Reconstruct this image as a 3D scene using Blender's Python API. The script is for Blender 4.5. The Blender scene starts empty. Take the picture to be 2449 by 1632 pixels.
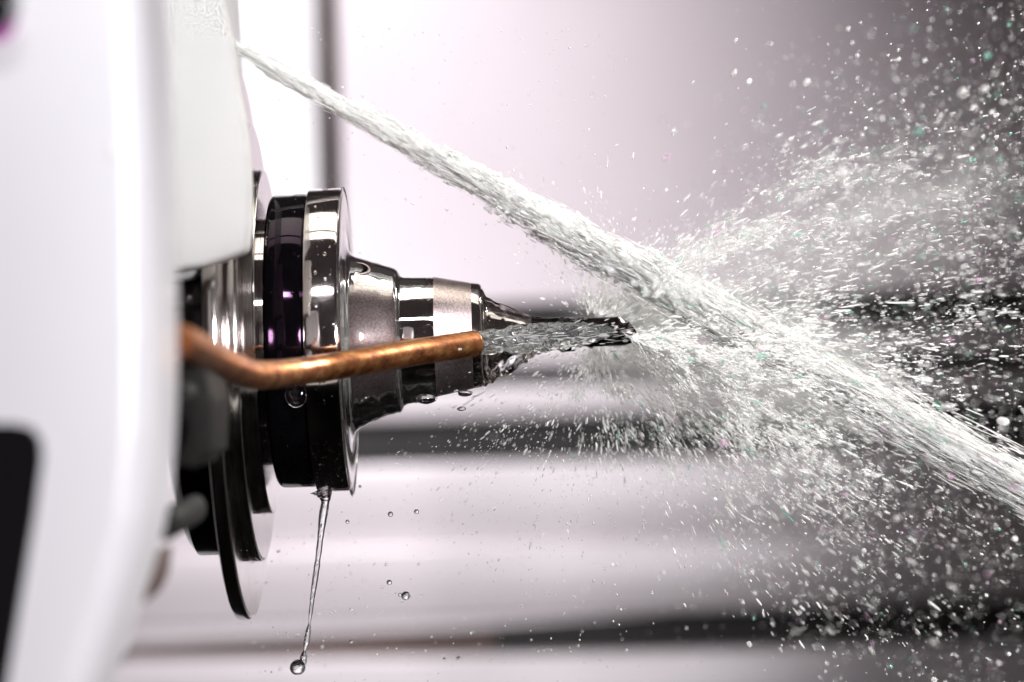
import bpy, bmesh, math
import numpy as np
from mathutils import Vector, Matrix

SC = bpy.context.scene
COL = SC.collection
R = math.radians
rng = np.random.default_rng(7)

# ------------------------------------------------------------------ camera
S = 0.087e-3                    # metres on the spindle plane for one unit of drawing
ROLL = R(1.7)
LENS = 100.0
D = LENS * (2449 * S) / 36.0    # camera to spindle axis, metres
CAMZ = -15.6 * S
cam = bpy.data.cameras.new('camera')
cam.lens = LENS; cam.sensor_width = 36.0
cam.clip_start = 0.02; cam.clip_end = 20
cam.dof.use_dof = True
cam.dof.focus_distance = D - 0.014
cam.dof.aperture_fstop = 10.5
cam.dof.aperture_blades = 0
camo = bpy.data.objects.new('camera', cam); COL.objects.link(camo)
camo.matrix_world = Matrix.Translation((0, -D, CAMZ)) @ Matrix.Rotation(R(90), 4, 'X') @ Matrix.Rotation(-ROLL, 4, 'Z')
SC.camera = camo

# ------------------------------------------------------------------ world and lamps
w = bpy.data.worlds.new('World'); SC.world = w; w.use_nodes = True
w.node_tree.nodes['Background'].inputs[0].default_value = (0.95, 0.80, 0.80, 1)
w.node_tree.nodes['Background'].inputs[1].default_value = 0.055

def lamp(name, kind, loc, target, energy, color, **kw):
    l = bpy.data.lights.new(name, kind); l.energy = energy; l.color = color
    for k, v in kw.items(): setattr(l, k, v)
    o = bpy.data.objects.new(name, l); COL.objects.link(o)
    d = Vector(target) - Vector(loc)
    o.matrix_world = Matrix.Translation(loc) @ d.to_track_quat('-Z', 'Y').to_matrix().to_4x4()
    return o
# two panes of the lamp over the spindle
lamp('overhead_lamp', 'AREA', (0.00, 0.062, 0.42), (0.00, 0.062, 0), 0.30, (1, 0.98, 0.84), shape='RECTANGLE', size=0.5, size_y=0.16, spread=R(95))
lamp('overhead_lamp', 'AREA', (0.00, -0.056, 0.42), (0.00, -0.056, 0), 0.09, (1, 0.98, 0.88), shape='RECTANGLE', size=0.5, size_y=0.05, spread=R(95))
# narrow work lamp above the camera
lamp('strip_lamp', 'AREA', (-0.02, -0.62, 0.44), (0, 0, 0.01), 0.34, (0.97, 0.96, 1), shape='RECTANGLE', size=0.6, size_y=0.05, spread=R(26))
# unseen key and back light added to brighten cover and water, well off the axis
lamp('added_key_lamp', 'SPOT', (0.40, -0.98, 0.07), (0.0, -0.03, 0.0), 46, (0.99, 0.97, 1), spot_size=R(27), spot_blend=.3, shadow_soft_size=0.09)
lamp('added_back_lamp', 'SPOT', (0.50, 0.30, 0.36), (0.07, 0, -0.01), 40, (1, 0.98, 0.95), spot_size=R(26), spot_blend=.4, shadow_soft_size=0.06)
# lamp in the left of the work space that washes the rear wall
lamp('wall_lamp', 'SPOT', (-0.15, 0.15, 0.45), (-0.09, 0.80, 0.095), 25, (1, 0.96, 0.99), spot_size=R(52), spot_blend=1.0, shadow_soft_size=0.05)
lamp('wall_lamp', 'SPOT', (-0.22, 0.25, 0.40), (-0.115, 0.76, -0.115), 12, (1, 0.96, 0.99), spot_size=R(33), spot_blend=1.0, shadow_soft_size=0.05)  # second spot added to brighten the lower left sheets
# unseen low lamp added for a pale band reflected in the steel
lamp('added_low_lamp', 'AREA', (-0.03, -0.30, -0.17), (0, 0, 0), 0.02, (1, 0.98, 0.9), shape='RECTANGLE', size=0.3, size_y=0.022)

SC.view_settings.view_transform = 'Standard'
SC.view_settings.look = 'None'
SC.view_settings.exposure = 0.0
SC.view_settings.gamma = 1.0
SC.render.engine = 'CYCLES'
cy = SC.cycles
cy.use_denoising = True
cy.max_bounces = 14; cy.transmission_bounces = 10; cy.glossy_bounces = 6; cy.diffuse_bounces = 3
cy.transparent_max_bounces = 12
cy.sample_clamp_indirect = 12
cy.caustics_reflective = True; cy.caustics_refractive = True
cy.blur_glossy = 0.3

# ------------------------------------------------------------------ helpers
ca, sa = math.cos(ROLL), math.sin(ROLL)
def W(px, py, Y=0.0):
    """drawing units -> a point standing at depth Y"""
    k = (D + Y) / D
    u = (px - 1224.5) * S * k; v = (816 - py) * S * k
    return Vector((u * ca + v * sa, Y, -u * sa + v * ca + CAMZ))
def AX(px): return (px - 1224.5) * S

def vn(x, y, seed=0, per=None):
    """smooth value noise in [-1,1]; y periodic with per"""
    x = np.asarray(x, float); y = np.asarray(y, float)
    xi = np.floor(x).astype(np.int64); yi = np.floor(y).astype(np.int64)
    xf = x - xi; yf = y - yi
    xf = xf * xf * (3 - 2 * xf); yf = yf * yf * (3 - 2 * yf)
    def h(a, b):
        if per: b = np.mod(b, per)
        n = (a * 374761393 + b * 668265263 + seed * 982451653) & 0xffffffff
        n = ((n ^ (n >> 13)) * 1274126177) & 0xffffffff
        n = n ^ (n >> 16)
        return (n & 0xffff) / 32767.5 - 1
    a = h(xi, yi); b = h(xi + 1, yi); c = h(xi, yi + 1); d = h(xi + 1, yi + 1)
    return (a * (1 - xf) + b * xf) * (1 - yf) + (c * (1 - xf) + d * xf) * yf

def tag(o, label=None, cat=None, group=None, kind=None):
    if label: o['label'] = label
    if cat: o['category'] = cat
    if group: o['group'] = group
    if kind: o['kind'] = kind
    return o
def empty(name, loc, label, cat, group=None):
    o = bpy.data.objects.new(name, None); COL.objects.link(o)
    o.empty_display_size = 0.01
    o.matrix_world = Matrix.Translation(loc); o.location = loc
    return tag(o, label, cat, group)
def mk(name, verts, faces, mat, parent=None, smooth=None, mw=None):
    me = bpy.data.meshes.new(name)
    me.from_pydata([tuple(v) for v in verts] if not isinstance(verts, np.ndarray) else verts.tolist(), [], faces if isinstance(faces, list) else faces.tolist())
    me.update()
    return link(name, me, mat, parent, smooth, mw)
def link(name, me, mat, parent=None, smooth=None, mw=None):
    for m in (mat if isinstance(mat, (list, tuple)) else [mat]): me.materials.append(m)
    if smooth is not None:
        me.polygons.foreach_set('use_smooth', [True] * len(me.polygons))
        if smooth < 179: me.set_sharp_from_angle(angle=R(smooth))
    o = bpy.data.objects.new(name, me); COL.objects.link(o)
    if mw is not None: o.matrix_world = mw
    if parent is not None:
        o.parent = parent
        # parts are modelled in world coordinates; only an Empty carries an offset
        o.matrix_parent_inverse = Matrix.Translation(-parent.location) if parent.type == 'EMPTY' else Matrix.Identity(4)
    return o
def lathe(name, prof, mat, parent=None, n=144, smooth=32, px=True, caps=True):
    """prof: (axial, radius) pairs along the spindle axis (world X)"""
    P = [(AX(a), r * S) for a, r in prof] if px else prof
    vs = []; fs = []
    for a, r in P:
        for i in range(n):
            t = 2 * math.pi * i / n
            vs.append((a, -r * math.cos(t), r * math.sin(t)))
    for k in range(len(P) - 1):
        for i in range(n):
            j = (i + 1) % n
            fs.append((k * n + i, k * n + j, (k + 1) * n + j, (k + 1) * n + i))
    if caps:
        fs.append(tuple(range(n - 1, -1, -1))[::-1]); fs[-1] = tuple(reversed(fs[-1]))
        b = (len(P) - 1) * n
        fs.append(tuple(b + i for i in range(n)))
    o = mk(name, vs, fs, mat, parent, smooth)
    bm = bmesh.new(); bm.from_mesh(o.data); bmesh.ops.recalc_face_normals(bm, faces=bm.faces); bm.to_mesh(o.data); bm.free()
    return o
def cham(prof_rect, c=3):
    x0, x1, r = prof_rect
    return [(x0, r - c), (x0 + c * .35, r - c * .35), (x0 + c, r), (x1 - c, r), (x1 - c * .35, r - c * .35), (x1, r - c)]
def extrude(name, pts, y0, y1, mat, parent=None, bev=0.0, seg=3):
    """a polygon of (x,z) world points given thickness from depth y0 (near) to y1"""
    bm = bmesh.new()
    f = bm.faces.new([bm.verts.new((p[0], y0, p[1])) for p in pts])
    r = bmesh.ops.extrude_face_region(bm, geom=[f])
    for v in r['geom']:
        if isinstance(v, bmesh.types.BMVert): v.co.y = y1
    bmesh.ops.recalc_face_normals(bm, faces=bm.faces)
    if bev > 0:
        bmesh.ops.bevel(bm, geom=list(bm.edges), offset=bev, segments=seg, profile=0.5, affect='EDGES', clamp_overlap=True)
    me = bpy.data.meshes.new(name); bm.to_mesh(me); bm.free()
    return link(name, me, mat, parent, 35)
def WX(px, py, Y): p = W(px, py, Y); return (p.x, p.z)
def box(name, lo, hi, mat, parent=None, bev=0.0):
    return extrude(name, [(lo[0], lo[2]), (hi[0], lo[2]), (hi[0], hi[2]), (lo[0], hi[2])], lo[1], hi[1], mat, parent, bev)

def tubepts(ctrl, n):
    """catmull-rom through control points"""
    C = [Vector(c) for c in ctrl]; C = [C[0] * 2 - C[1]] + C + [C[-1] * 2 - C[-2]]
    out = []
    m = len(C) - 3
    for i in range(n):
        t = i / (n - 1) * m; k = min(int(t), m - 1); t -= k
        a, b, c, d = C[k:k + 4]
        out.append(0.5 * ((2 * b) + (c - a) * t + (2 * a - 5 * b + 4 * c - d) * t * t + (3 * b - a - 3 * c + d) * t ** 3))
    return out
def tube(name, pts, rad, mat, parent=None, n=24, cap=True, smooth=40, wob=None):
    """swept tube; rad: function of (s in 0..1, angle array) -> radii"""
    vs = []; fs = []
    N = len(pts); up = Vector((0, 0, 1))
    for i, p in enumerate(pts):
        t = (pts[min(i + 1, N - 1)] - pts[max(i - 1, 0)]).normalized()
        a = t.cross(up)
        if a.length < 1e-4: a = Vector((0, 1, 0))
        a.normalize(); b = a.cross(t).normalized()
        if i == 0: pa = a
        else:
            a = (pa - t * pa.dot(t)).normalized(); pa = a; b = a.cross(t).normalized()
        th = np.linspace(0, 2 * np.pi, n, endpoint=False)
        rr = np.broadcast_to(rad(i / (N - 1), th), th.shape)
        for q, r in zip(th, rr): vs.append(p + a * (r * math.cos(q)) + b * (r * math.sin(q)))
    for k in range(N - 1):
        for i in range(n):
            j = (i + 1) % n
            fs.append((k * n + i, k * n + j, (k + 1) * n + j, (k + 1) * n + i))
    if cap:
        fs.append(tuple(range(n))); fs.append(tuple((N - 1) * n + i for i in range(n - 1, -1, -1)))
    o = mk(name, vs, fs, mat, parent, smooth)
    bm = bmesh.new(); bm.from_mesh(o.data); bmesh.ops.recalc_face_normals(bm, faces=bm.faces); bm.to_mesh(o.data); bm.free()
    return o

# ------------------------------------------------------------------ materials
class NT:
    def __init__(self, name):
        m = bpy.data.materials.new(name); m.use_nodes = True
        self.m = m; self.t = m.node_tree; self.t.nodes.clear()
        self.out = self.t.nodes.new('ShaderNodeOutputMaterial')
    def n(self, typ, ins=None, **kw):
        x = self.t.nodes.new('ShaderNode' + typ)
        for k, v in kw.items(): setattr(x, k, v)
        for k, v in (ins or {}).items():
            if hasattr(v, 'node'): self.t.links.new(v, x.inputs[k])
            else: x.inputs[k].default_value = v
        return x
    def surf(self, sh): self.t.links.new(sh, self.out.inputs['Surface'])
    def coords(self, scale=(1, 1, 1), out='Object', rot=(0, 0, 0)):
        c = self.n('TexCoord'); mp = self.n('Mapping'); self.t.links.new(c.outputs[out], mp.inputs['Vector'])
        mp.inputs['Scale'].default_value = scale; mp.inputs['Rotation'].default_value = rot
        return mp.outputs[0]
    def noise(self, vec, scale, detail=3, rough=.55):
        return self.n('TexNoise', {'Vector': vec, 'Scale': scale, 'Detail': detail, 'Roughness': rough}).outputs['Fac']
    def ramp(self, fac, stops):
        r = self.n('ValToRGB', {'Fac': fac}); e = r.color_ramp.elements
        while len(e) < len(stops): e.new(0.5)
        for k, (p, c) in enumerate(stops):
            e[k].position = p; e[k].color = (*c, 1) if len(c) == 3 else c
        return r.outputs['Color']
    def bump(self, h, strength, dist):
        return self.n('Bump', {'Height': h, 'Strength': strength, 'Distance': dist}).outputs[0]

def metal(name, c0, c1, rough, rv=.06, nscale=(1, 1, 1), ns=900, bump=.0, bd=2e-5, wet=0.0, tint=None, sparkle=0, metallic=1.0, wavy=0):
    t = NT(name); v = t.coords(nscale)
    f = t.noise(v, ns, 4, .6)
    col = t.ramp(f, [(.3, c0), (.7, c1)])
    f2 = t.noise(t.coords((1, 1, 1)), 160, 4, .6)
    rg = t.n('MapRange', {'Value': f2, 'From Min': .3, 'From Max': .7, 'To Min': max(.01, rough - rv), 'To Max': rough + rv}).outputs[0]
    p = t.n('BsdfPrincipled', {'Base Color': col, 'Metallic': metallic, 'Roughness': rg})
    if bump:
        h = f
        if sparkle: h = t.noise(t.coords((1, 1, 1)), sparkle, 2, .7)
        t.t.links.new(t.bump(h, bump, bd), p.inputs['Normal'])
    if wavy:
        h2 = t.bump(t.noise(t.coords((1, 1, 1)), 150, 2, .5), wavy, 1.2e-4)
        t.t.links.new(h2, p.inputs['Normal'])
    if wet:
        p.inputs['Coat Weight'].default_value = wet; p.inputs['Coat IOR'].default_value = 1.33; p.inputs['Coat Roughness'].default_value = .03
        cb = t.bump(t.noise(t.coords((1, 1, 1)), 230, 2, .5), .35, 2e-4)
        t.t.links.new(cb, p.inputs['Coat Normal'])
    if tint: p.inputs['Specular Tint'].default_value = (*tint, 1); p.inputs['IOR'].default_value = 1.28
    t.surf(p.outputs[0]); return t.m

M = {}
M['polished'] = metal('polished_steel', (.46, .41, .40), (.57, .51, .50), .07, .03, (1, .06, .06), 5000, .05, 1e-5, wavy=.5)
M['satin'] = metal('blasted_steel', (.27, .21, .21), (.62, .52, .51), .38, .08, (1, 1, 1), 2600, .6, 4e-5, wet=.35, sparkle=5200)
M['rim'] = metal('turned_steel', (.48, .44, .43), (.62, .58, .56), .13, .05, (1, .05, .05), 3000, .08, 1e-5)
M['face'] = metal('ground_face', (.58, .54, .53), (.68, .64, .63), .10, .04, (1, 1, 1), 700, .05, 2e-5)
M['black'] = metal('black_oxide', (.0012, .001, .0013), (.002, .0017, .0022), .06, .03, (1, 1, 1), 300, metallic=0.0, tint=(.75, .42, .78))
M['blacksteel'] = metal('blued_steel', (.03, .027, .03), (.06, .05, .055), .14, .05, (1, .06, .06), 2500, .05, 1e-5)
M['carbide'] = metal('carbide', (.015, .013, .013), (.05, .042, .042), .22, .06, (1, 1, 1), 800, .1, 2e-5)
M['bracket'] = metal('dark_casting', (.006, .005, .005), (.014, .012, .011), .6, .1, (1, 1, 1), 500, .3, 5e-5, metallic=0.0)

M['bracket'].node_tree.nodes['Principled BSDF'].inputs['Specular IOR Level'].default_value = .12
def paint(name, c0, c1, rough=.4, coat=.2, ns=14, b=.0):
    t = NT(name); v = t.coords()
    f = t.noise(v, ns, 4, .6)
    col = t.ramp(f, [(.3, c0), (.7, c1)])
    p = t.n('BsdfPrincipled', {'Base Color': col, 'Roughness': rough, 'Coat Weight': coat, 'Coat Roughness': .2})
    if b: t.t.links.new(t.bump(t.noise(v, 1400, 3), b, 5e-5), p.inputs['Normal'])
    t.surf(p.outputs[0]); return t.m
M['white'] = paint('white_enamel', (.63, .615, .64), (.67, .655, .68), .38, .25, 12, .05)
M['dimw'] = paint('dimmed_enamel', (.60, .61, .60), (.66, .67, .66), .35, .3, 12)  # grey stands in for weaker light on the spindle block
M['glint_bead'] = paint('glint_enamel', (.86, .86, .86), (.88, .88, .88), .08, 1.0, 40)
M['guard'] = paint('guard_enamel', (.36, .355, .345), (.42, .415, .40), .6, 0, 25)
M['wall'] = paint('wall_enamel', (.71, .64, .675), (.77, .70, .735), .45, .1, 9)
M['wallw'] = paint('wall_white', (.80, .79, .80), (.84, .83, .84), .45, .1, 9)
M['seal'] = paint('rubber_seal', (.055, .044, .044), (.085, .07, .07), .6, 0, 60)
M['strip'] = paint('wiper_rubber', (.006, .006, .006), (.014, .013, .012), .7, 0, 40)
M['darkbrown'] = paint('brown_strip', (.05, .03, .024), (.10, .062, .05), .6, 0, 30)
M['bed'] = paint('bed_casting', (.003, .003, .003), (.008, .007, .007), .6, 0, 10)
M['bed'].node_tree.nodes['Principled BSDF'].inputs['Specular IOR Level'].default_value = .1
M['slot'] = paint('slot_glass', (.004, .003, .005), (.006, .005, .007), .15, .3, 10)
M['magenta'] = paint('magenta_lens', (.35, .05, .30), (.5, .08, .42), .25, .3, 40)
def sheetmat():
    t = NT('cover_sheet'); v = t.coords((.3, 1, 6))
    f = t.noise(v, 9, 5, .6)
    col = t.ramp(f, [(.3, (.60, .555, .57)), (.7, (.74, .70, .72))])
    p = t.n('BsdfPrincipled', {'Base Color': col, 'Roughness': .38, 'Metallic': .25})
    t.surf(p.outputs[0]); return t.m
M['sheet'] = sheetmat()
def copper():
    t = NT('copper_tube'); v = t.coords((1, 1, 1))
    f = t.noise(t.coords((.35, 1, 1)), 420, 5, .65)
    col = t.ramp(f, [(.32, (.08, .025, .010)), (.47, (.36, .125, .042)), (.66, (.74, .37, .145))])
    rg = t.n('MapRange', {'Value': f, 'From Min': .3, 'From Max': .7, 'To Min': .42, 'To Max': .24}).outputs[0]
    p = t.n('BsdfPrincipled', {'Base Color': col, 'Metallic': .9, 'Roughness': rg})
    t.t.links.new(t.bump(t.noise(v, 900, 5, .65), .55, 9e-5), p.inputs['Normal'])
    t.surf(p.outputs[0]); return t.m
M['copper'] = copper()
M['bore'] = paint('pipe_bore', (.05, .02, .01), (.09, .035, .018), .5, 0, 300)

def water(name, milk=0.0, streak=None, ns=300, bump=0.0, bd=1e-4, tint=(1, 1, 1), rough=0.0, lo=.35, hi=.65, milkcol=(.86, .87, .85), mn=.05):
    t = NT(name); v = t.coords(streak or (1, 1, 1))
    g = t.n('BsdfPrincipled', {'Base Color': (*tint, 1), 'Roughness': rough, 'IOR': 1.333, 'Transmission Weight': 1.0})
    f = t.noise(v, ns, 4, .6) if (bump or (milk and streak)) else None
    nrm = None
    if bump:
        nrm = t.bump(f, bump, bd); t.t.links.new(nrm, g.inputs['Normal'])
    if milk <= 0: t.surf(g.outputs[0]); return t.m
    d = t.n('BsdfDiffuse', {'Color': (*milkcol, 1)}); tr = t.n('BsdfTranslucent', {'Color': (*milkcol, 1)})
    gl = t.n('MixShader', {0: .48, 1: d.outputs[0], 2: tr.outputs[0]})
    if streak:
        f3 = t.noise(v, ns * .55, 5, .65)
        fac = t.n('MapRange', {'Value': f3, 'From Min': lo, 'From Max': hi, 'To Min': mn, 'To Max': milk}).outputs[0]
    else: fac = milk
    mx = t.n('MixShader', {0: fac, 1: g.outputs[0], 2: gl.outputs[0]})
    t.surf(mx.outputs[0]); return t.m
M['water'] = water('clear_coolant')
M['film'] = water('coolant_film', 0, (1, 1, 1), 420, .12, 2e-4)
M['stream'] = water('coolant_stream', .22, (.10, 1, 1), 1500, .35, 1.5e-4, lo=.48, hi=.68, milkcol=(.72, .75, .74))
M['jet'] = water('coolant_jet', .85, (.055, 1, 1), 1700, .7, 1.6e-4, mn=.36, lo=.33, hi=.55, milkcol=(.91, .915, .89))
M['spray'] = water('spray_drop', .48, milkcol=(.87, .86, .85))
M['spraywhite'] = water('spray_foam', .86, milkcol=(.92, .915, .90))
M['spraygreen'] = water('spray_drop_green', .30, tint=(.55, 1, .82), milkcol=(.5, .9, .75))  # green and pink put into the drops for lens colour fringes
M['spraypink'] = water('spray_drop_pink', .35, tint=(1, .74, .95), milkcol=(.9, .68, .82))

# ------------------------------------------------------------------ setting: rear wall, way covers, bed
YW = 0.80
wl = box('wall_rear', (W(770, 0, YW).x + 0.004, YW , W(1500,780,YW).z), (1.2, YW + 0.02, 0.65), M['wall']); tag(wl, 'pale lavender painted sheet wall behind the spray', kind='structure')
wl = box('wall_left', (-0.95, YW - .012, -0.45), (W(770, 0, YW).x - 0.004, YW + 0.008, 0.65), M['wallw']); tag(wl, 'bright white painted wall panel behind the spindle', kind='structure')
YP = .50
sl = extrude('guide_rail', [WX(746, -160, YP), WX(800, -160, YP), WX(804, 0, YP), WX(817, 470, YP), WX(824, 760, YP), WX(770, 760, YP), WX(762, 470, YP), WX(750, 0, YP)], YP, YP + .016, M['seal'], bev=.001)
tag(sl, 'dark brown upright rail coming down behind the flange against the bright wall', 'rail')
bed = box('machine_bed', (-1.6, -1.6, -0.50), (1.6, YW + .06, -0.45), M['bed']); tag(bed, 'dark cast machine bed under the spindle', kind='structure')

def row(py0, py1, Y, name, mat, parent, y_thick=.012, x0=760, x1=2900, bev=.0015, tl=None):
    """one horizontal sheet across the rear, top at py0 and bottom at py1 in the middle of the picture"""
    t = math.tan(ROLL)
    def pt(px, py): return WX(px, py - (px - 1224.5) * t, Y)
    return extrude(name, [pt(x0, py1), pt(x1, py1), pt(x1, py0), pt(x0, py0)], Y, Y + y_thick, mat, parent, bev)
wc = empty('way_cover', W(1500, 1250, .76), 'stack of pale horizontal sliding cover sheets with dark wiper gaps along the rear', 'way cover')
row(812, 880, 0.775, 'cover_sheet', M['sheet'], wc, x0=830)
row(925, 998, 0.765, 'cover_sheet', M['sheet'], wc, x0=830)
row(1106, 1298, 0.750, 'cover_sheet', M['sheet'], wc, x0=200)
row(1301, 1474, 0.742, 'cover_sheet', M['sheet'], wc, x0=200)
row(1570, 1900, 0.730, 'cover_sheet', M['sheet'], wc, x0=100)
row(722, 1000, 0.792, 'wiper_strip', M['strip'], wc, x0=1000, bev=0)
row(985, 1120, 0.772, 'wiper_strip', M['strip'], wc, x0=845, bev=0)
def wedge():
    Y = .747; t = math.tan(ROLL)
    pt = lambda px, py: WX(px, py - (px - 1224.5) * t, Y)
    extrude('wiper_strip', [pt(150, 1580), pt(1180, 1580), pt(1180, 1466), pt(150, 1466)], Y, Y + .008, M['darkbrown'], wc)  # left part brown, right part black
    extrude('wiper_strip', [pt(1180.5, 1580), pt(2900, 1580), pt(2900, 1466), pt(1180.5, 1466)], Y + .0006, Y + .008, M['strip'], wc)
    extrude('cover_lip', [pt(150, 1516), pt(1120, 1496), pt(1600, 1475), pt(150, 1475)], Y - .004, Y - .001, M['sheet'], wc)
    extrude('cover_lip', [pt(150, 1569), pt(1500, 1569), pt(1000, 1560), pt(150, 1546)], Y - .004, Y - .001, M['sheet'], wc)
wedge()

# ------------------------------------------------------------------ machine head (white cover, far left)
mh = empty('machine_head', (-0.085, -0.03, 0), 'large white rounded machine head cover at the left edge', 'machine head')
YC = -0.20
cov = extrude('front_cover', [WX(a, b, YC) for a, b in [(-260, -260), (318, -260), (345, 60), (362, 420), (366, 800), (362, 1040), (344, 1250), (300, 1410), (222, 1640), (120, 1900), (-260, 1900)]], YC, YC + .034, M['white'], mh, .014, 6)
blk = extrude('spindle_block', [(-0.17, 0.012), (-0.0584, 0.012), (-0.0584, 0.055), (-0.0594, 0.09), (-0.061, 0.14), (-0.17, 0.14)], -0.056, 0.05, M['dimw'], mh, .004, 4)
extrude('splash_guard', [WX(a, b, -.066) for a, b in [(300, -220), (520, -220), (538, 0), (560, 110), (573, 215), (588, 290), (597, 370), (601, 450), (600, 540), (594, 604), (545, 622), (490, 640), (300, 668)]], -.068, -.0605, M['guard'], mh, .0015, 3)
sw = extrude('window_pane', [WX(a, b, YC) for a, b in [(-150, 1012), (40, 1012), (80, 1022), (102, 1050), (106, 1095), (88, 1230), (20, 1640), (0, 1800), (-150, 1800)]], YC - .0015, YC + .002, M['slot'], mh)
kb = extrude('knob', [WX(-12 + 64 * math.cos(q), 8 + 78 * math.sin(q), YC) for q in np.linspace(0, 2 * math.pi, 28, endpoint=False)], YC - .006, YC + .001, M['slot'], mh, .0012)
extrude('knob_ring', [WX(-16 + 60 * math.cos(q), 32 + 74 * math.sin(q), YC) for q in np.linspace(0, 2 * math.pi, 28, endpoint=False)], YC - .002, YC + .001, M['magenta'], kb)

rv = W(278, 363, YC)
bm = bmesh.new(); bmesh.ops.create_uvsphere(bm, u_segments=24, v_segments=16, radius=.0011)
bmesh.ops.transform(bm, matrix=Matrix.Translation(rv) @ Matrix.Scale(.6, 4, (0, 1, 0)), verts=bm.verts)
me = bpy.data.meshes.new('glint_bead'); bm.to_mesh(me); bm.free(); link('glint_bead', me, M['glint_bead'], mh, 179)  # white glossy bead added to give a glint on the cover
# ------------------------------------------------------------------ spindle nose
sp = empty('spindle_nose', (AX(560), 0, 0), 'stepped polished steel spindle nose of round discs behind the tool holder', 'spindle')
lathe('rear_sleeve', [(436, 430), (452, 480), (470, 505), (548, 505), (556, 500)], M['blacksteel'], sp)
lathe('large_disc', [(556, 480)] + cham((556, 590, 660), 7) + [(590, 400)], [M['rim']], sp, n=220)
lathe('middle_disc', [(590, 420)] + cham((589.5, 619, 523), 5) + [(619, 300)], [M['rim']], sp, n=200)
thr = [(618.5, 300), (618.5, 404)]
for k in range(5):
    a = 619 + k * 4.2; thr += [(a, 410), (a + 2.6, 411), (a + 2.9, 403), (a + 4.0, 403)]
thr += [(640, 410), (643, 411), (645, 409), (645, 280)]
lathe('threaded_ring', thr, M['rim'], sp, n=200, smooth=25)
lathe('neck', [(644, 296), (662, 296)], M['polished'], sp)
# face linings as ground surfaces of the three discs
def facering(px, r0, r1, mat, name='disc_face'):
    lathe(name, [(px - 1, r0), (px + .8, r0), (px + .8, r1), (px - 1, r1)], mat, sp, n=180, caps=False)
facering(590, 528, 650, M['face']); facering(619, 415, 515, M['face']); facering(645, 300, 405, M['face'])

# ------------------------------------------------------------------ tool holder
th = empty('tool_holder', (AX(800), 0, 0), 'shiny tapered steel tool holder with black and bright flange rings', 'tool holder')
lathe('black_ring', [(658, 290), (658, 330), (661, 341), (666, 347), (673, 350), (744, 350), (748, 348), (750, 344), (750, 300)], M['black'], th, n=200)
lathe('flange_ring', [(750, 300), (750.5, 356), (753, 361), (757, 362), (824, 362), (829, 360.5), (832, 357), (833.5, 352), (833.5, 180)], M['polished'], th, n=220, smooth=28)
fill = [(833.2, 245), (833.8, 225), (835.5, 212), (838.5, 203), (843, 198), (850, 194.5)]
lathe('taper_body', fill + [(900, 180), (948, 164.5), (953, 162.5), (956, 158), (956, 120)], M['satin'], th, n=200, smooth=30)
lathe('front_face', [(834, 260), (834.6, 262), (834.6, 345), (834, 348)], M['face'], th, n=180, caps=False)
nut = lathe('collar', [(955.5, 120), (957, 136), (960, 142), (963, 143), (1042, 143)], M['polished'], th, n=180, smooth=30)
lathe('taper_collar', [(1042, 143.2), (1046, 142.8), (1131, 126.5)], M['satin'], nut, n=180, caps=False)
lathe('end_ring', [(1131, 127), (1148, 124.5), (1152, 122), (1154, 119), (1154.5, 112), (1158, 110), (1160, 106), (1160, 30)], M['polished'], nut, n=180, smooth=28)
# screw hole in the taper body, seen towards the top
def screw_hole():
    hx, ang = 866, R(60)
    rr = 191.5 * S
    nrm = Vector((0.12, -math.cos(ang), math.sin(ang))).normalized()
    c = Vector((AX(hx), -rr * math.cos(ang), rr * math.sin(ang)))
    q = nrm.to_track_quat('Z', 'Y').to_matrix().to_4x4()
    n = 40
    prof = [(30, -1.5), (30, 1.0), (27, 2.4), (24.5, 1.6), (23.5, -2), (22.5, -5)]
    vs = []; fs = []
    for r, z in prof:
        for i in range(n):
            t = 2 * math.pi * i / n; vs.append((r * S * math.cos(t), r * S * math.sin(t), z * S))
    for k in range(len(prof) - 1):
        for i in range(n):
            j = (i + 1) % n; fs.append((k * n + i, k * n + j, (k + 1) * n + j, (k + 1) * n + i))
    mwm = Matrix.Translation(c) @ q
    for nm, V, F, mt in (('hole_rim', vs, fs, M['satin']),):
        mk(nm, [mwm @ Vector(v) for v in V], F, mt, th, 60)
    # dark bore, shown as the screw sunk inside it
    sv = []; sf = []
    for r, z in [(24, 1.8), (23.5, 1.2), (14, 1.0), (12, 1.3)]:
        for i in range(n):
            t = 2 * math.pi * i / n; sv.append((r * S * math.cos(t), r * S * math.sin(t), z * S))
    for k in range(3):
        for i in range(n):
            j = (i + 1) % n; sf.append((k * n + i, k * n + j, (k + 1) * n + j, (k + 1) * n + i))
    sf.append(tuple(3 * n + i for i in range(n)))
    mk('set_screw', [mwm @ Vector(v) for v in sv], sf, M['black'], th, 40)
screw_hole()

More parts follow.
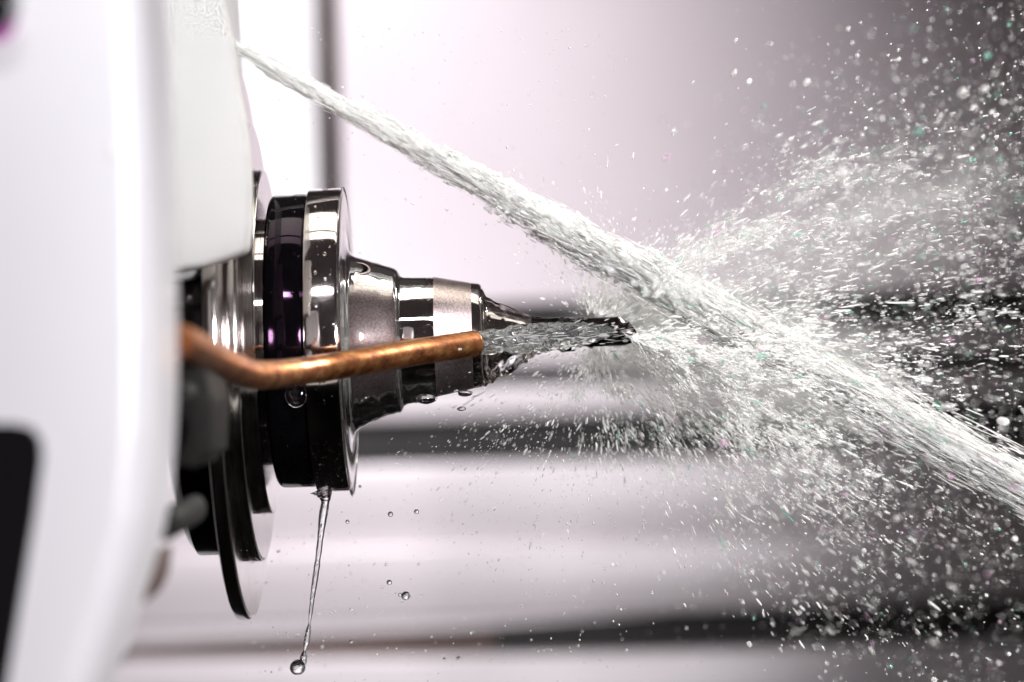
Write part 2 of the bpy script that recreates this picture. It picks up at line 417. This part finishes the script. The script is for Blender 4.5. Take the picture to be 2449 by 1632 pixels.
# ------------------------------------------------------------------ cutting tool
dr = empty('end_mill', (AX(1340), 0, 0), 'dark twisted carbide end mill sticking out of the holder through water', 'end mill')
lathe('shank', [(1150, 33), (1300, 33)], M['carbide'], dr, n=64)
lathe('nose_cone', [(1158, 74), (1163, 72), (1190, 60), (1240, 42), (1268, 34.5), (1270, 33)], M['polished'], nut, n=96)
def flutes():
    n, N = 64, 150
    th_ = np.linspace(0, 2 * np.pi, n, endpoint=False)
    vs = []; fs = []
    for i in range(N):
        a = 1296 + (1521 - 1296) * i / (N - 1)
        dep = min(1, max(0, (a - 1300) / 40))
        ph = (a - 1300) / 300 * 2 * np.pi + 2.1
        u = np.mod(th_ - ph, np.pi) / np.pi                 # two flutes
        cut = np.where(u < .62, np.sin(u / .62 * np.pi) ** .7 * .66, 0.0)
        r = 35 * (1 - dep * cut) * (1 - .30 * max(0, (a - 1488) / 33) * np.clip(np.sin(th_ + .6), 0, 1))
        for q, t in zip(r, th_): vs.append((AX(a) - .0016 * max(0, math.sin(t)) * max(0, (a - 1480) / 41), -q * S * math.cos(t), q * S * math.sin(t)))
    for k in range(N - 1):
        for i in range(n):
            j = (i + 1) % n; fs.append((k * n + i, k * n + j, (k + 1) * n + j, (k + 1) * n + i))
    fs.append(tuple((N - 1) * n + i for i in range(n)))
    o = mk('fluted_end', vs, fs, M['carbide'], dr, 40)
    bm = bmesh.new(); bm.from_mesh(o.data); bmesh.ops.recalc_face_normals(bm, faces=bm.faces); bm.to_mesh(o.data); bm.free()
flutes()

# ------------------------------------------------------------------ copper coolant pipe
pp = empty('coolant_pipe', W(560, 880, -.07), 'bent copper coolant pipe aimed at the cutting tool', 'pipe')
ctrl = [W(425, 815, -.150), W(468, 832, -.136), W(515, 858, -.112), W(560, 880, -.090), W(620, 897, -.072), (W(735, 886, -.053)), W(860, 866, -.043), W(1000, 842, -.031), W(1135, 822, -.021)]
PP = tubepts(ctrl, 120)
tube('pipe_wall', PP, lambda s, t: 30.5 * S * (1 + .012 * math.sin(40 * s)) * (0.985 if s > .992 else 1), M['copper'], pp, n=40)
e = PP[-1]; d = (PP[-1] - PP[-3]).normalized()
tube('pipe_bore', [e - d * .0004, e + d * .00005], lambda s, t: 22 * S, M['bore'], pp, n=32)
tube('pipe_lip', [e - d * .0007, e - d * .0004, e - d * .0001, e + d * .00003], lambda s, t: [30.7, 31.3, 30.9, 29.0][int(round(s * 3))] * S, M['copper'], pp, n=40)

# dark fittings in front of the spindle nose, below the pipe
fb = empty('nozzle_bracket', W(450, 1000, -.09), 'blurred dark metal nozzle bracket under the root of the copper pipe', 'bracket')
extrude('bracket_plate', [WX(a, b, -.125) for a, b in [(408, 880), (440, 862), (495, 868), (512, 960), (508, 1086), (494, 1092), (474, 1120), (416, 1110), (446, 1050), (450, 1010), (408, 968)]], -.128, -.10, M['bracket'], fb, .002)
extrude('bracket_arm', [WX(a, b, -.12) for a, b in [(250, 905), (430, 905), (430, 985), (250, 985)]], -.170, -.110, M['bracket'], fb, .0012)
extrude('bracket_knob', [WX(428 + 27 * math.cos(q), 945 + 30 * math.sin(q), -.14) for q in np.linspace(0, 2 * math.pi, 24, endpoint=False)], -.14, -.127, M['bracket'], fb, .0008)
fs2 = extrude('clamp_screw', [WX(418 + 29 * math.cos(q), 1243 + 38 * math.sin(q), -.13) for q in np.linspace(0, 2 * math.pi, 24, endpoint=False)], -.142, -.10, M['bracket'], None, .0008)
tag(fs2, 'round dark clamp screw low on the white head cover', 'screw')
fs3 = extrude('edge_clip', [WX(a, b, -.166) for a, b in [(332, 1340), (384, 1316), (376, 1392), (346, 1446), (310, 1405)]], -.168, -.150, M['darkbrown'], None, .0008)
tag(fs3, 'small brown clip on the lower edge of the white head cover', 'clip')

# ------------------------------------------------------------------ water clinging to the holder
def film_mesh(name, prof, mat, label, sag, amp, seed, n=160, m=120):
    """water skin round the holder: profile radius plus a skin that sags at the bottom"""
    xs = np.linspace(prof[0][0], prof[-1][0], m)
    rs = np.interp(xs, [p[0] for p in prof], [p[1] for p in prof])
    th_ = np.linspace(0, 2 * np.pi, n, endpoint=False)
    X, T = np.meshgrid(xs, th_, indexing='ij')
    low = np.clip(-np.sin(T), 0, 1) ** 3
    sg = np.interp(xs, [p[0] for p in sag], [p[1] for p in sag])[:, None]
    rr = rs[:, None] + low * sg + amp * vn(X / 14, T / (2 * np.pi) * 24, seed, 24) * (.4 + low)
    V = np.stack([AX(X), -rr * S * np.cos(T), rr * S * np.sin(T)], -1).reshape(-1, 3)
    idx = np.arange(m * n).reshape(m, n)
    F = np.stack([idx[:-1, :], np.roll(idx, -1, 1)[:-1, :], np.roll(idx, -1, 1)[1:, :], idx[1:, :]], -1).reshape(-1, 4)
    o = mk(name, V, F, mat, None, 179)
    bm = bmesh.new(); bm.from_mesh(o.data); bmesh.ops.recalc_face_normals(bm, faces=bm.faces)
    bm.to_mesh(o.data); bm.free()
    return tag(o, label, 'water film')
film_mesh('water_film', [(834, 262), (836.5, 232), (840, 215), (847, 204), (860, 197), (900, 184), (948, 168), (955, 163), (959, 156), (962, 149), (970, 146), (1000, 145), (1042, 142)], M['film'],
          'thin clear water film hanging under the tapered steel holder body', [(834, 14), (850, 16), (900, 9), (945, 8), (960, 16), (1000, 10), (1042, 4)], 1.6, 3)
film_mesh('water_cone', [(1150, 108), (1156, 112), (1161, 104), (1166, 92), (1180, 84), (1205, 73), (1230, 62), (1255, 50), (1275, 41), (1300, 37.5), (1340, 37), (1390, 36), (1430, 33), (1440, 30)], M['film'],
          'clear cone of water tapering from the holder end onto the cutting tool', [(1150, 4), (1165, 22), (1200, 30), (1240, 24), (1280, 9), (1310, 3), (1440, 1)], 5.5, 5)
film_mesh('water_sheet', [(828, 355), (832, 366), (835, 364), (838, 352), (838, 330), (836.5, 300), (834, 262)], M['film'],
          'clear water skin running down the front face of the bright flange', [(828, 2), (833, 10), (838, 14), (834, 8)], 1.4, 8, n=200, m=60)

# hanging drip strand below the flange
def strand():
    pts = [W(770, 1168, -.004), W(776, 1182, -.004), W(778, 1200, -.004), W(772, 1240, -.004), W(766, 1290, -.004), W(760, 1340, -.004), W(753, 1390, -.004), W(748, 1425, -.004), W(745, 1450, -.004), W(740, 1490, -.004), W(737, 1512, -.004), W(733, 1535, -.004), W(728, 1556, -.004), W(726, 1572, -.004), W(724, 1585, -.004), W(719, 1595, -.004)]
    P = tubepts(pts, 220)
    rad = np.interp(np.linspace(0, 1, 220), np.linspace(0, 1, 16), [31, 20, 10, 8.5, 7, 6.2, 6.4, 5, 5.5, 3.0, 6.5, 7, 2.4, 9.5, 7, 9])
    zz = np.linspace(0, 1, 220)
    rad = rad * (1 + .10 * vn(zz * 60, zz * 0, 4) + .1 * vn(zz * 25, zz * 0, 9))
    o = tube('water_strand', P, lambda s, t: rad[int(round(s * 219))] * S * (1 + .10 * np.cos(2 * t + 9 * s)), M['water'], None, n=24, smooth=179)
    tag(o, 'long thin strand of water dripping from the bottom of the flange', 'water strand')
strand()
def sphere_mesh(rad, sq=(1, 1, 1), wob=0.0, seed=0):
    bm = bmesh.new(); bmesh.ops.create_icosphere(bm, subdivisions=3, radius=1)
    for v in bm.verts:
        q = 1 + wob * float(vn(v.co.x * 1.3 + 5, v.co.z * 1.3 + v.co.y, seed))
        v.co = Vector((v.co.x * sq[0], v.co.y * sq[1], v.co.z * sq[2])) * rad * S * q
    me = bpy.data.meshes.new('drop'); bm.to_mesh(me); bm.free(); return me
def drop(px, py, Y, r, label, sq=(1, 1, 1), wob=.05, seed=0, group=None, mat='water', name='water_drop'):
    me = sphere_mesh(r, sq, wob, seed)
    o = link(name, me, M[mat], None, 179, Matrix.Translation(W(px, py, Y)))
    return tag(o, label, 'water drop', group)
drop(712, 1597, -.004, 18.5, 'largest round water drop at the end of the dripping strand', wob=.08, seed=2)
drop(970, 1425, -.004, 10.5, 'big round falling drop right of the dripping strand, above the brown stripe', seed=3)
drop(957, 1423, -.002, 4.5, 'tiny drop touching the left of the big falling drop above the brown stripe', seed=4)
drop(931, 1393, -.004, 6.2, 'small drop just up and left of the big falling drop', seed=5)
drop(934, 1230, -.004, 6.2, 'left drop of the two clear ones falling under the flange corner', seed=6)
drop(996, 1224, -.004, 6.0, 'right drop of the two clear ones falling under the flange corner', seed=7)
drop(831, 1248, -.004, 4.6, 'small paired drop close to the right of the dripping strand', seed=8)
drop(861, 1164, -.004, 3.4, 'tiny drop nearest the lower right corner of the flange', seed=9)
drop(840, 1535, .004, 4.6, 'blurred small drop in front of the brown stripe right of the strand', seed=10)
drop(1063, 1577, .0, 3.6, 'small drop near the bottom edge, left one of a pair', seed=11)
drop(1097, 1576, .02, 5.0, 'blurred drop near the bottom edge, right one of a pair', seed=12)
drop(1018, 954, -.012, 22, 'bright bulging drop hanging under the polished collar', sq=(1.2, .8, .55), wob=.1, seed=13)
drop(1112, 940, -.012, 14, 'irregular bright drop hanging under the end of the collar', sq=(1.3, .8, .6), wob=.25, seed=14)
drop(706, 946, -.0295, 25, 'large clear bead of water on the black ring below the copper pipe', sq=(1, .3, 1.1), wob=.1, seed=15)
drop(1104, 978, -.012, 7, 'small drop falling just below the end of the collar', sq=(1.4, 1, .7), wob=.2, seed=16)

# ------------------------------------------------------------------ coolant stream from the copper pipe
def jetmesh(name, A, B, rad, mat, n, m, amp, seed, fx, parent=None):
    """noisy stream from A to B in its own axes (local X along the flow)"""
    d = (B - A); L = d.length; q = d.to_track_quat('X', 'Z').to_matrix().to_4x4()
    s = np.linspace(0, 1, m); th_ = np.linspace(0, 2 * np.pi, n, endpoint=False)
    Sx, T = np.meshgrid(s, th_, indexing='ij')
    r0 = np.interp(s, [k for k, _ in rad], [v for _, v in rad])[:, None]
    a = T / (2 * np.pi)
    rr = r0 * (1 + amp * (vn(Sx * fx, a * 9, seed, 9) * .55 + vn(Sx * fx * 2.7, a * 18, seed + 1, 18) * .35 + vn(Sx * fx * 6, a * 30, seed + 2, 30) * .07) * np.clip(.35 + Sx * 2, 0, 1))
    cx = (vn(s * fx * .35, s * 0, seed + 5) * .22 * r0[:, 0])[:, None]; cz = (vn(s * fx * .35, s * 0 + 3.3, seed + 6) * .22 * r0[:, 0])[:, None]
    V = np.stack([Sx * L, (rr * np.cos(T) + cx) * S, (rr * np.sin(T) + cz) * S], -1).reshape(-1, 3)
    idx = np.arange(m * n).reshape(m, n)
    F = np.stack([idx[:-1, :], np.roll(idx, -1, 1)[:-1, :], np.roll(idx, -1, 1)[1:, :], idx[1:, :]], -1).reshape(-1, 4).tolist()
    F.append(list(idx[0, ::-1])); F.append(list(idx[-1, :]))
    o = mk(name, V, [tuple(f) for f in F], mat, parent, 179, Matrix.Translation(A) @ q)
    bm = bmesh.new(); bm.from_mesh(o.data); bmesh.ops.recalc_face_normals(bm, faces=bm.faces); bm.to_mesh(o.data); bm.free()
    return o
st = empty('coolant_stream', W(1132, 823, -.0212), 'clear streaky coolant stream shooting from the copper pipe onto the tool', 'water stream')
jetmesh('stream_core', W(1132, 823, -.0212), W(1470, 792, -.0042), [(0, 24), (.1, 26), (.4, 30), (.65, 31), (.85, 22), (.95, 12), (1, 4)], M['stream'], 72, 300, .50, 21, 10, st)

def jet_strand(k):
    d_ = (JB - JA); L = d_.length; q = d_.to_track_quat('X', 'Z').to_matrix().to_4x4()
    m, n = 620, 16
    s0, s1 = (.02, 1.0) if k < 5 else (.25 + .05 * (k - 5), 1.0)
    s = np.linspace(s0, s1, m); T = np.linspace(0, 2 * np.pi, n, endpoint=False)
    r0 = np.interp(s, [a for a, _ in jet_rad], [b for _, b in jet_rad])
    ph = 2 * np.pi * k / 9 * 2 + 2.2 * vn(s * 5, s * 0 + k * 3.7, 61) ; off = r0 * (.62 + .42 * vn(s * 11, s * 0 + k * 1.9, 67))
    rr = (r0 * .40 * (1 + .55 * vn(s * 70, s * 0 + k, 71)))[:, None] * (1 + .45 * vn((s * 90)[:, None] + 0 * T[None], (T / (2 * np.pi) * 6)[None] + 0 * s[:, None], 73 + k, 6))
    rr[0] *= .1; rr[-1] *= .1
    V = np.stack([np.repeat((s * L)[:, None], n, 1), ((off * np.cos(ph))[:, None] + rr * np.cos(T)[None]) * S, ((off * np.sin(ph))[:, None] + rr * np.sin(T)[None]) * S], -1).reshape(-1, 3)
    idx = np.arange(m * n).reshape(m, n)
    F = np.stack([idx[:-1, :], np.roll(idx, -1, 1)[:-1, :], np.roll(idx, -1, 1)[1:, :], idx[1:, :]], -1).reshape(-1, 4).tolist()
    o = mk('jet_strand', V, [tuple(f) for f in F], M['jet'], jr, 179, None)
    o.matrix_basis = Matrix.Translation(JA) @ q
    bm = bmesh.new(); bm.from_mesh(o.data); bmesh.ops.recalc_face_normals(bm, faces=bm.faces); bm.to_mesh(o.data); bm.free()
# ------------------------------------------------------------------ big jet across the picture
JA, JB = W(420, 30, .012), W(2560, 1232, -.012)
jr = empty('coolant_jet', JA, 'broad white jet of coolant crossing the whole picture diagonally', 'water jet')
jet_rad = [(0, 10), (.06, 12), (.10, 16), (.16, 19), (.28, 25), (.42, 33), (.55, 39), (.66, 38), (.78, 31), (.9, 27), (1, 24)]
jetmesh('jet_core', JA, JB, jet_rad, M['jet'], 110, 1000, .75, 31, 60, jr)
for k in range(9): jet_strand(k)

# ------------------------------------------------------------------ spray: swarms of drops and short threads of water
def spindle_proto(seg=6, rings=(-.72, 0, .72)):
    v = [(-1, 0, 0)]
    for x in rings:
        r = math.sqrt(1 - x * x)
        for k in range(seg):
            a = 2 * math.pi * k / seg; v.append((x, r * math.cos(a), r * math.sin(a)))
    v.append((1, 0, 0)); f = []
    for k in range(seg): f.append((0, 1 + (k + 1) % seg, 1 + k))
    nr = len(rings)
    for q in range(nr - 1):
        for k in range(seg):
            a = 1 + q * seg + k; b = 1 + q * seg + (k + 1) % seg; c = b + seg; d_ = a + seg
            f.append((a, b, c)); f.append((a, c, d_))
    e_ = len(v) - 1; b0 = 1 + (nr - 1) * seg
    for k in range(seg): f.append((b0 + k, b0 + (k + 1) % seg, e_))
    return np.array(v), np.array(f)
PROTO_S = spindle_proto(6, (-.6, .15, .75)); PROTO_R = spindle_proto(8, (-.8, -.35, .35, .8))
def swarm(name, pos, dirs, length, width, mats, matidx, label, cat, parent=None, proto=PROTO_S, kind='stuff'):
    pos = np.asarray(pos); N = len(pos)
    d = dirs / np.linalg.norm(dirs, axis=1, keepdims=True)
    up = rng.normal(size=(N, 3)); a = np.cross(d, up); a /= np.linalg.norm(a, axis=1, keepdims=True); b = np.cross(d, a)
    pv, pf = proto
    V = pos[:, None, :] + (pv[None, :, 0, None] * d[:, None, :] * length[:, None, None] + pv[None, :, 1, None] * a[:, None, :] * width[:, None, None] + pv[None, :, 2, None] * b[:, None, :] * width[:, None, None]) * S
    F = pf[None] + (np.arange(N) * len(pv))[:, None, None]
    me = bpy.data.meshes.new(name)
    nv, nf = N * len(pv), N * len(pf)
    me.vertices.add(nv); me.vertices.foreach_set('co', V.reshape(-1).astype(np.float32))
    me.loops.add(nf * 3); me.loops.foreach_set('vertex_index', F.reshape(-1).astype(np.int32))
    me.polygons.add(nf); me.polygons.foreach_set('loop_start', np.arange(0, nf * 3, 3, dtype=np.int32))
    me.polygons.foreach_set('material_index', np.repeat(matidx, len(pf)).astype(np.int32))
    me.update(calc_edges=True); me.validate()
    o = link(name, me, [M[m] for m in mats], parent, 179)
    if parent is None: tag(o, label, cat, kind=kind)
    else: o['kind'] = kind
    return o
def Wn(px, py, Y):
    k = (D + Y) / D; u = (px - 1224.5) * S * k; v = (816 - py) * S * k
    return np.stack([u * ca + v * sa, Y, -u * sa + v * ca + CAMZ], -1)
def dirn(ang, spread_y):
    """flow directions at drawing angle ang (0 = right, positive = down) with some depth"""
    a = -ang + ROLL * -1
    return np.stack([np.cos(a), spread_y, np.sin(a)], -1)
MATS = ['spray', 'spraywhite', 'spraygreen', 'spraypink']
def pick(N, p): return rng.choice(4, size=N, p=p)

# threads and beads that peel off the jet
def jet_fringe(N):
    s = rng.beta(1.7, 1.0, N); s = .015 + s * .97
    jd = np.array(JB - JA); L = np.linalg.norm(jd); jd = jd / L
    r0 = np.interp(s, [k for k, _ in jet_rad], [v for _, v in jet_rad])
    n1 = np.cross(jd, [0, 1, 0]); n1 /= np.linalg.norm(n1); n2 = np.cross(jd, n1)
    ph = rng.uniform(0, 2 * np.pi, N); q = np.abs(rng.normal(0, .33, N)) * (1 + 4.5 * np.clip(s - .55, 0, 1)) + .72 - .5 * np.clip(s - .55, 0, 1)
    q = q * (1 + .25 * vn(s * 40, ph, 77)) 
    pos = np.array(JA) + jd * (s * L)[:, None] + (n1 * np.cos(ph)[:, None] + n2 * np.sin(ph)[:, None]) * (q * r0 * S)[:, None]
    dirs = jd + rng.normal(0, .055, (N, 3))
    ln = rng.lognormal(3.0, .55, N) * (.5 + .8 * s); wd = rng.lognormal(-.1, .5, N) * (.6 + .6 * s)
    swarm('jet_threads', pos, dirs, ln, wd, MATS, pick(N, [.35, .63, .01, .01]), None, None, jr)
jet_fringe(11000)
def jet_tufts(K, per):
    jd = np.array(JB - JA); L = np.linalg.norm(jd); jd = jd / L
    n1 = np.cross(jd, [0, 1, 0]); n1 /= np.linalg.norm(n1); n2 = np.cross(jd, n1)
    s0 = np.repeat(.22 + .76 * rng.beta(1.3, 1.0, K), per); ph = np.repeat(rng.uniform(0, 2 * np.pi, K), per)
    q0 = np.repeat(rng.uniform(.9, 1.6, K), per); N = K * per
    s_ = s0 + rng.normal(0, .008, N); q = q0 + rng.normal(0, .16, N); p = ph + rng.normal(0, .35, N)
    r0 = np.interp(s_, [k for k, _ in jet_rad], [v for _, v in jet_rad])
    pos = np.array(JA) + jd * (s_ * L)[:, None] + (n1 * np.cos(p)[:, None] + n2 * np.sin(p)[:, None]) * (q * r0 * S)[:, None]
    swarm('jet_tufts', pos, jd + rng.normal(0, .14, (N, 3)), rng.lognormal(2.2, .5, N), rng.lognormal(.4, .5, N), MATS, pick(N, [.3, .69, .005, .005]), None, None, jr)
jet_tufts(80, 34)

def stream_fringe(N):
    t_ = rng.random(N) ** .8; px = 1175 + 330 * t_; py = 822 - 28 * t_ + rng.normal(0, 1, N) * (14 + 14 * t_)
    Y = -.0212 + .017 * t_ - np.abs(rng.normal(0, .0012, N)) - .0014
    swarm('stream_threads', Wn(px, py, Y), dirn(R(-5) + rng.normal(0, .14, N) + (py - 808) * .006, rng.normal(0, .2, N)), rng.lognormal(2.2, .5, N), rng.lognormal(-.3, .5, N) * (.6 + t_), MATS, pick(N, [.85, .15, 0, 0]), None, None, st)
stream_fringe(130)
def beads():
    # beads of water sitting on the round metal surfaces
    spots = []
    for (a, b, r0, r1, n, q) in ((662, 742, 350, 350, 70, 2.6), (758, 826, 362, 362, 80, 2.6), (845, 950, 196, 164, 120, 2.0), (962, 1040, 143, 143, 90, 1.8), (1044, 1128, 143, 127, 80, 1.7), (592, 617, 523, 523, 50, 2.6)):
        f = rng.random(n); t_ = rng.uniform(R(-70), R(85), n)
        r = r0 + (r1 - r0) * f
        spots.append(np.stack([AX(a + (b - a) * f), -r * S * np.cos(t_), r * S * np.sin(t_), rng.lognormal(math.log(q * .6), .6, n), t_], -1))
    P = np.concatenate(spots); n = len(P)
    nr = np.stack([0 * P[:, 4], -np.cos(P[:, 4]), np.sin(P[:, 4])], -1)
    swarm('water_beads', P[:, :3], nr, P[:, 3] * .55, P[:, 3], ['water'], np.zeros(n, int), 'tiny clear beads of water clinging to the shiny holder and flange', 'water beads', proto=PROTO_R)
beads()

CX, CY = 1420, 790
def radial(name, N, a0, a1, d0, d1, label, lw, asp, ysp, p, pw=1.0, cx=CX, cy=CY, seed=0, clump=.5, nf=7.0, jitter=.10, yoff=0.0, bend=0.0, keepx=2520, reach=None):
    pos = []; dr_ = []; tot = 0
    PX = []; PY = []; AN = []; DI = []
    while tot < N:
        k = N * 2
        an = .5 * (a0 + a1) + .5 * (a1 - a0) * rng.normal(0, .55, k); d1k = d1 if reach is None else np.interp(an, [R(q) for q, _ in reach], [v for _, v in reach])
        di = d0 + (d1k - d0) * rng.random(k) ** pw * rng.lognormal(-.05, .28, k)
        c = vn(an * nf, np.log(di) * 5, seed) * .6 + vn(an * nf * 3, np.log(di) * 12, seed + 1) * .4
        ok = rng.random(k) < np.clip(.5 + c * clump * 2.2, .03, 1)
        an = an[ok]; di = di[ok]
        px = cx + np.cos(an) * di; py = cy + np.sin(an) * di + bend * (di / 1000) ** 2
        ok = (px < keepx) & (px > 500) & (py > -60) & (py < 1700)
        PX.append(px[ok]); PY.append(py[ok]); AN.append(an[ok]); DI.append(di[ok]); tot += ok.sum()
    px, py, an, di = [np.concatenate(z)[:N] for z in (PX, PY, AN, DI)]
    Y = rng.normal(0, 1, N) * ysp * (.25 + di / 700) + yoff
    Y = np.clip(Y, -.16, .26)
    wd = np.minimum(rng.lognormal(math.log(lw * .70), .6, N), 2.7); ln = wd * np.maximum(1.0, rng.lognormal(math.log(asp), .5, N))
    dirs = dirn(an + rng.normal(0, jitter, N) + 2 * bend * di / 1e6, rng.normal(0, .25, N))
    swarm(name, Wn(px, py, Y), dirs, ln, wd, MATS, pick(N, p), label, 'water spray')
PN = [.58, .36, .03, .03]
PB = [.16, .83, .005, .005]
# dense white burst right at the tool
radial('spray_burst', 11000, R(-66), R(100), 40, 560, 'dense white burst of water thrown off the end of the tool', 1.0, 4.2, .013, PB, 1.0, seed=11, clump=.75, nf=7, yoff=.014, jitter=.22,
       reach=[(-70, 190), (-45, 300), (-20, 560), (45, 560), (70, 330), (112, 230)])
radial('spray_burst', 19000, R(-8), R(46), 8, 640, 'thick white splash under the jet right of the tool tip', 1.1, 3.6, .020, PB, 1.0, seed=14, clump=.6, nf=8, yoff=-.010, jitter=.13, cx=1505, cy=806)
# upper fan sweeping to the right edge
radial('spray_fan', 8500, R(-52), R(-25), 100, 1150, 'fan of fine white spray rising to the right edge above the jet', 1.0, 3.4, .045, [.6, .35, .025, .025], .9, seed=17, clump=.45, nf=10, cx=1457, cy=790, yoff=.02, bend=270, jitter=.10)
# lower fan
radial('spray_fan', 6500, R(10), R(64), 200, 1250, 'wide fan of fine spray falling below the jet to the lower right', 1.0, 3.4, .034, PN, 1.0, seed=23, clump=.4, nf=9, yoff=.01, jitter=.07,
       reach=[(10, 1250), (40, 1100), (64, 640)])
# flat right-hand streaks
radial('spray_streaks', 4200, R(-18), R(24), 400, 1150, 'fine level streaks of spray at the right edge around the dark bands', .95, 4.0, .03, PN, .9, seed=29, clump=.4, yoff=.02, jitter=.06)
# left-thrown specks under and over the tool
radial('spray_specks', 1700, R(70), R(168), 60, 560, 'sparse fine drops thrown down and left under the tool', 1.1, 2.2, .018, [.8, .2, 0, 0], .9, seed=31, clump=.4)
radial('spray_specks', 1200, R(-130), R(-60), 40, 300, 'light veil of fine drops flung upward above the tool', .9, 3.2, .012, [.5, .5, 0, 0], 1.0, seed=37, clump=.5, yoff=.01)
# fine mist hanging in the splash
def mist(name, px, py, Y, rx, ry, rz, ang, dens, label):
    t = NT(name + '_vapour')
    c = t.n('TexCoord').outputs['Object']
    ln = t.n('VectorMath', {0: c}, operation='LENGTH').outputs['Value']
    fall = t.n('MapRange', {'Value': ln, 'From Min': .1, 'From Max': 1.0, 'To Min': 1.0, 'To Max': 0.0}, interpolation_type='SMOOTHSTEP').outputs[0]
    ns = t.noise(c, 3.4, 4, .65)
    m1 = t.n('MapRange', {'Value': ns, 'From Min': .42, 'From Max': .68, 'To Min': 0.1, 'To Max': 1.0}).outputs[0]
    d_ = t.n('Math', {0: t.n('Math', {0: fall, 1: m1}, operation='MULTIPLY').outputs[0], 1: dens}, operation='MULTIPLY').outputs[0]
    v = t.n('VolumePrincipled', {'Color': (.96, .96, .95, 1), 'Density': d_, 'Anisotropy': .25})
    t.t.links.new(v.outputs[0], t.out.inputs['Volume'])
    bm = bmesh.new(); bmesh.ops.create_icosphere(bm, subdivisions=3, radius=1)
    me = bpy.data.meshes.new(name); bm.to_mesh(me); bm.free()
    mw = Matrix.Translation(W(px, py, Y)) @ Matrix.Rotation(ang, 4, 'Y') @ Matrix.Diagonal((rx * S, ry * S, rz * S, 1))
    o = link(name, me, t.m, None, None, mw); tag(o, label, 'mist', kind='stuff')
mist('mist_cloud', 1770, 860, .034, 520, 300, 260, R(20), 150, 'pale mist cloud inside the splash right of the tool')
mist('mist_cloud', 2020, 560, .03, 640, 320, 230, R(-16), 26, 'pale mist cloud inside the rising fan of spray')
# soft round drops nearer and farther than the tool
def scatter(name, N, boxpx, yr, rmu, label, p, dens=None, seed=0):
    k = N * 12
    px = rng.uniform(boxpx[0], boxpx[2], k); py = rng.uniform(boxpx[1], boxpx[3], k)
    if dens is not None:
        ok = rng.random(k) < dens(px, py); px = px[ok]; py = py[ok]
    px = px[:N]; py = py[:N]; n = len(px)
    Y = rng.uniform(yr[0], yr[1], n)
    wd = rng.lognormal(math.log(rmu), .40, n)
    an = np.arctan2(py - CY, px - CX)
    swarm(name, Wn(px, py, Y), dirn(an, rng.normal(0, .2, n)), wd * rng.uniform(1.0, 1.5, n), wd, MATS, pick(n, p), label, 'water spray', proto=PROTO_R)
updens = lambda x, y: np.clip((x - 1450) / 900, 0, 1) ** 1.3 * np.clip(1.1 - np.abs(y - (640 - (x - 1500) * .36)) / 430, 0.04, 1)
lodens = lambda x, y: np.clip((x - 1200) / 900, 0.02, 1) * np.clip(1.25 - np.abs(y - (900 + (x - 1500) * .35)) / 560, .05, 1)
scatter('spray_mist', 2600, (1300, -20, 2480, 900), (-.15, .24), 1.6, 'soft round out-of-focus drops hanging in the upper right', [.55, .33, .07, .05], updens)
scatter('spray_mist', 2600, (1100, 900, 2480, 1650), (-.15, .24), 1.5, 'soft round out-of-focus drops hanging in the lower right', [.6, .28, .06, .06], lodens)
scatter('spray_drops', 190, (1500, 60, 2480, 1640), (-.10, .16), 3.6, 'larger loose drops mixed through the spray at the right', [.75, .15, .05, .05], lambda x, y: np.clip((x - 1400) / 700, .05, 1))
scatter('spray_specks', 420, (560, 1180, 1500, 1640), (-.03, .05), 1.5, 'scattered tiny drops in the air below the flange', [.95, .05, 0, 0])
scatter('spray_specks', 420, (570, 60, 1500, 640), (-.03, .06), 1.2, 'scattered tiny drops in the air above the tool holder', [.95, .05, 0, 0])
